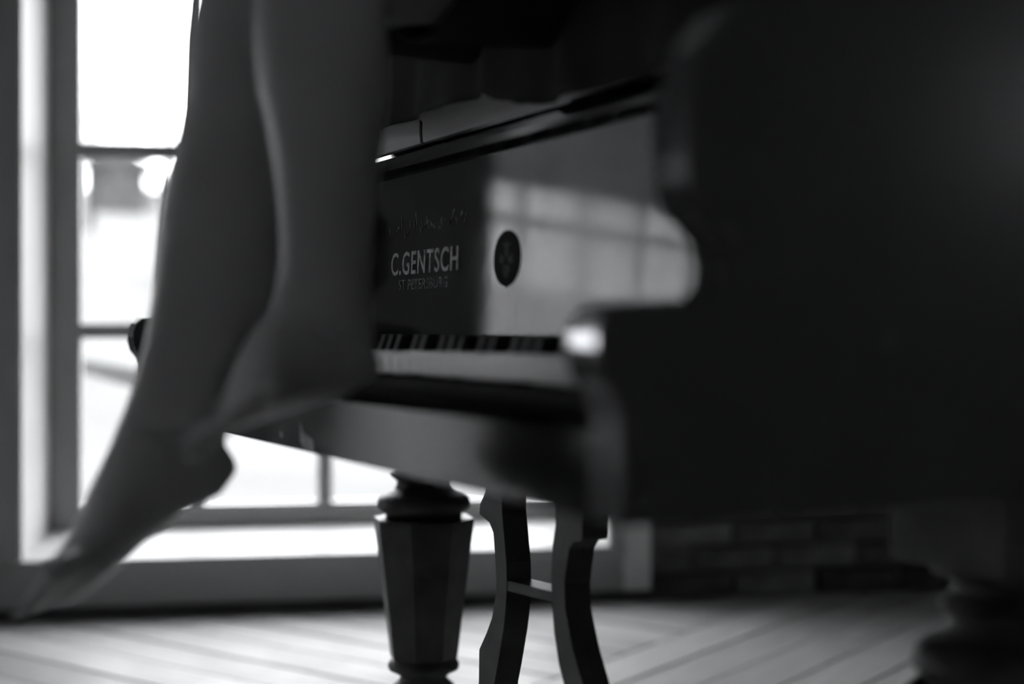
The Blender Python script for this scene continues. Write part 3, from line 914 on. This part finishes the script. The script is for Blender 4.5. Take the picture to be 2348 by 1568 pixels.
# toenails
for tl, up_ in ((t1, -th1), (t2, -th2)):
    for en, r, dd in tl:
        bm = nb()
        sd = dd.cross(up_).normalized(); un = sd.cross(dd).normalized()
        if un.dot(up_) < 0: un = -un
        c_ = en + un * r * 0.80 + dd * r * 0.25
        loft(bm, [[wv(c_ + dd * r * u_ + sd * r * s2 * 0.6 + un * (r * hgt)) for s2, hgt in ((-1, -0.12), (-0.5, 0.06), (0.5, 0.06), (1, -0.12), (0.5, -0.15), (-0.5, -0.15))] for u_ in (-0.5, 0.5)])
        obj('toenail', bm, 'nail', person)
# hair
bm = nb()
def hr(z, wx, wy, f):
    return [wv(p) for p in ell_ring(hc + UP * z + FACE * f, LEFT * wx, FACE * wy, 24)]
loft(bm, [hr(-0.22, 0.07, 0.03, -0.085), hr(-0.12, 0.085, 0.05, -0.075), hr(-0.04, 0.084, 0.07, -0.05), hr(0.03, 0.084, 0.088, -0.025), hr(0.08, 0.08, 0.095, -0.015), hr(0.12, 0.055, 0.07, -0.012), hr(0.134, 0.02, 0.03, -0.012)])
obj('hair', bm, 'hair', person, True)
# dress: bodice
bm = nb()
def bod(z, wx, wy, fwd=0.0):
    return [wv(p) for p in ell_ring(hipc + UP * z - FACE * 0.02 + FACE * fwd, LEFT * (wx + 0.012), FACE * (wy + 0.012), 28)]
loft(bm, [bod(-0.07, 0.175, 0.118), bod(0.06, 0.172, 0.115), bod(0.16, 0.138, 0.098, 0.01), bod(0.22, 0.123, 0.09, 0.015), bod(0.32, 0.138, 0.105, 0.02), bod(0.40, 0.15, 0.11, 0.02), bod(0.48, 0.158, 0.09, 0.01), bod(0.53, 0.112, 0.062, 0.0)])
obj('dress_bodice', bm, 'dress', person, True)
# dress: skirt over the thighs, spread on the lid and falling over its front edge
hem_px = [(560, 250), (700, 300), (800, 312), (896, 303), (961, 274), (1068, 238), (1133, 217), (1183, 233), (1225, 240), (1260, 240), (1310, 229), (1400, 205), (1500, 178), (1580, 150), (1680, 105), (1760, 60)]
hem = []
for x_, y_ in hem_px:
    q = on_b(x_, y_, 0.19)
    hem.append((q.x, q.z))
hem = [h_ for h_ in hem if -1.3 < h_[0] < -0.02]
hem.sort()
def hem_z(x):
    if x <= hem[0][0]: return hem[0][1]
    for (xa, za), (xb, zb) in zip(hem, hem[1:]):
        if xa <= x <= xb:
            t = (x - xa) / (xb - xa); t = t * t * (3 - 2 * t)
            return za + (zb - za) * t
    return hem[-1][1]
TOP = ZR + 0.026
def thigh_top(x, y):
    # height of the cloth over lid and thighs (piano local)
    z = TOP + 0.003
    w = PM @ Vector((x, y, 0))
    for k, hp in ((k1, hipR), (k2, hipL)):
        d2 = Vector((hp.x - k.x, hp.y - k.y, 0)); L = d2.length; d2.normalize()
        r0 = Vector((w.x - k.x, w.y - k.y, 0)); u_ = r0.dot(d2); c_ = abs(r0.cross(d2).z)
        u_ = max(0.0, u_)
        f = min(1, u_ / L)
        rad = 0.062 + 0.035 * f
        zc = k.z + (hp.z - k.z) * f + 0.008
        if c_ < rad:
            zz = zc + math.sqrt(rad * rad - c_ * c_)
        else:
            zz = zc - (c_ - rad) * 0.42
        z = max(z, zz)
    d = (w - Vector((hipc.x, hipc.y, 0))).length
    z = max(z, 1.32 - d * 1.15)
    return z
xa, xb = -1.16, -0.10
nx, ny = 84, 34
bm = nb()
grid = []
for i in range(nx + 1):
    x = xa + (xb - xa) * i / nx
    col = []
    hz = hem_z(x)
    wob = 0.006 * math.sin(x * 38) + 0.004 * math.sin(x * 71 + 1)
    for j in range(ny + 1):
        t = j / ny
        if t < 0.45:                                    # hanging part
            s_ = t / 0.45
            y = 0.186 + (wob - 0.008) * (1 - s_)
            z = hz + (max(thigh_top(x, 0.192), TOP + 0.004) - hz) * s_
        else:
            s_ = (t - 0.45) / 0.55
            y = 0.188 + s_ * 0.42
            z = thigh_top(x, y) + 0.003 + abs(0.004 * math.sin(x * 47 + y * 9))
        col.append(bm.verts.new(wv(PM @ Vector((x, y, z)))))
    grid.append(col)
for i in range(nx):
    for j in range(ny):
        bm.faces.new((grid[i][j], grid[i + 1][j], grid[i + 1][j + 1], grid[i][j + 1]))
for k, hp in ((k1, hipR), (k2, hipL)):
    ring = []
    for f, r_ in ((0.22, 0.070), (0.3, 0.074), (0.5, 0.082), (0.75, 0.092), (1.0, 0.099)):
        c_ = k.lerp(hp, f) + Vector((0, 0, 0.012 - 0.004 * f))
        t_ = (hp - k).normalized(); q_ = t_.to_track_quat('Z', 'Y').to_matrix()
        ring.append([wv(c_ + q_ @ Vector(((r_ + 0.003 * math.sin(a_ * 5)) * math.cos(a_ * 0.2618), (r_ + 0.003 * math.sin(a_ * 5)) * math.sin(a_ * 0.2618), 0))) for a_ in range(24)])
    for ra_, rb_ in zip(ring, ring[1:]):
        va = [bm.verts.new(p_) for p_ in ra_]; vb = [bm.verts.new(p_) for p_ in rb_]
        for a_ in range(24):
            bm.faces.new((va[a_], va[(a_ + 1) % 24], vb[(a_ + 1) % 24], vb[a_]))
bmesh.ops.remove_doubles(bm, verts=bm.verts, dist=0.0005)
sk = obj('dress_skirt', bm, 'dress', person, True)
so = sk.modifiers.new('thickness', 'SOLIDIFY'); so.thickness = 0.0025; so.offset = 1
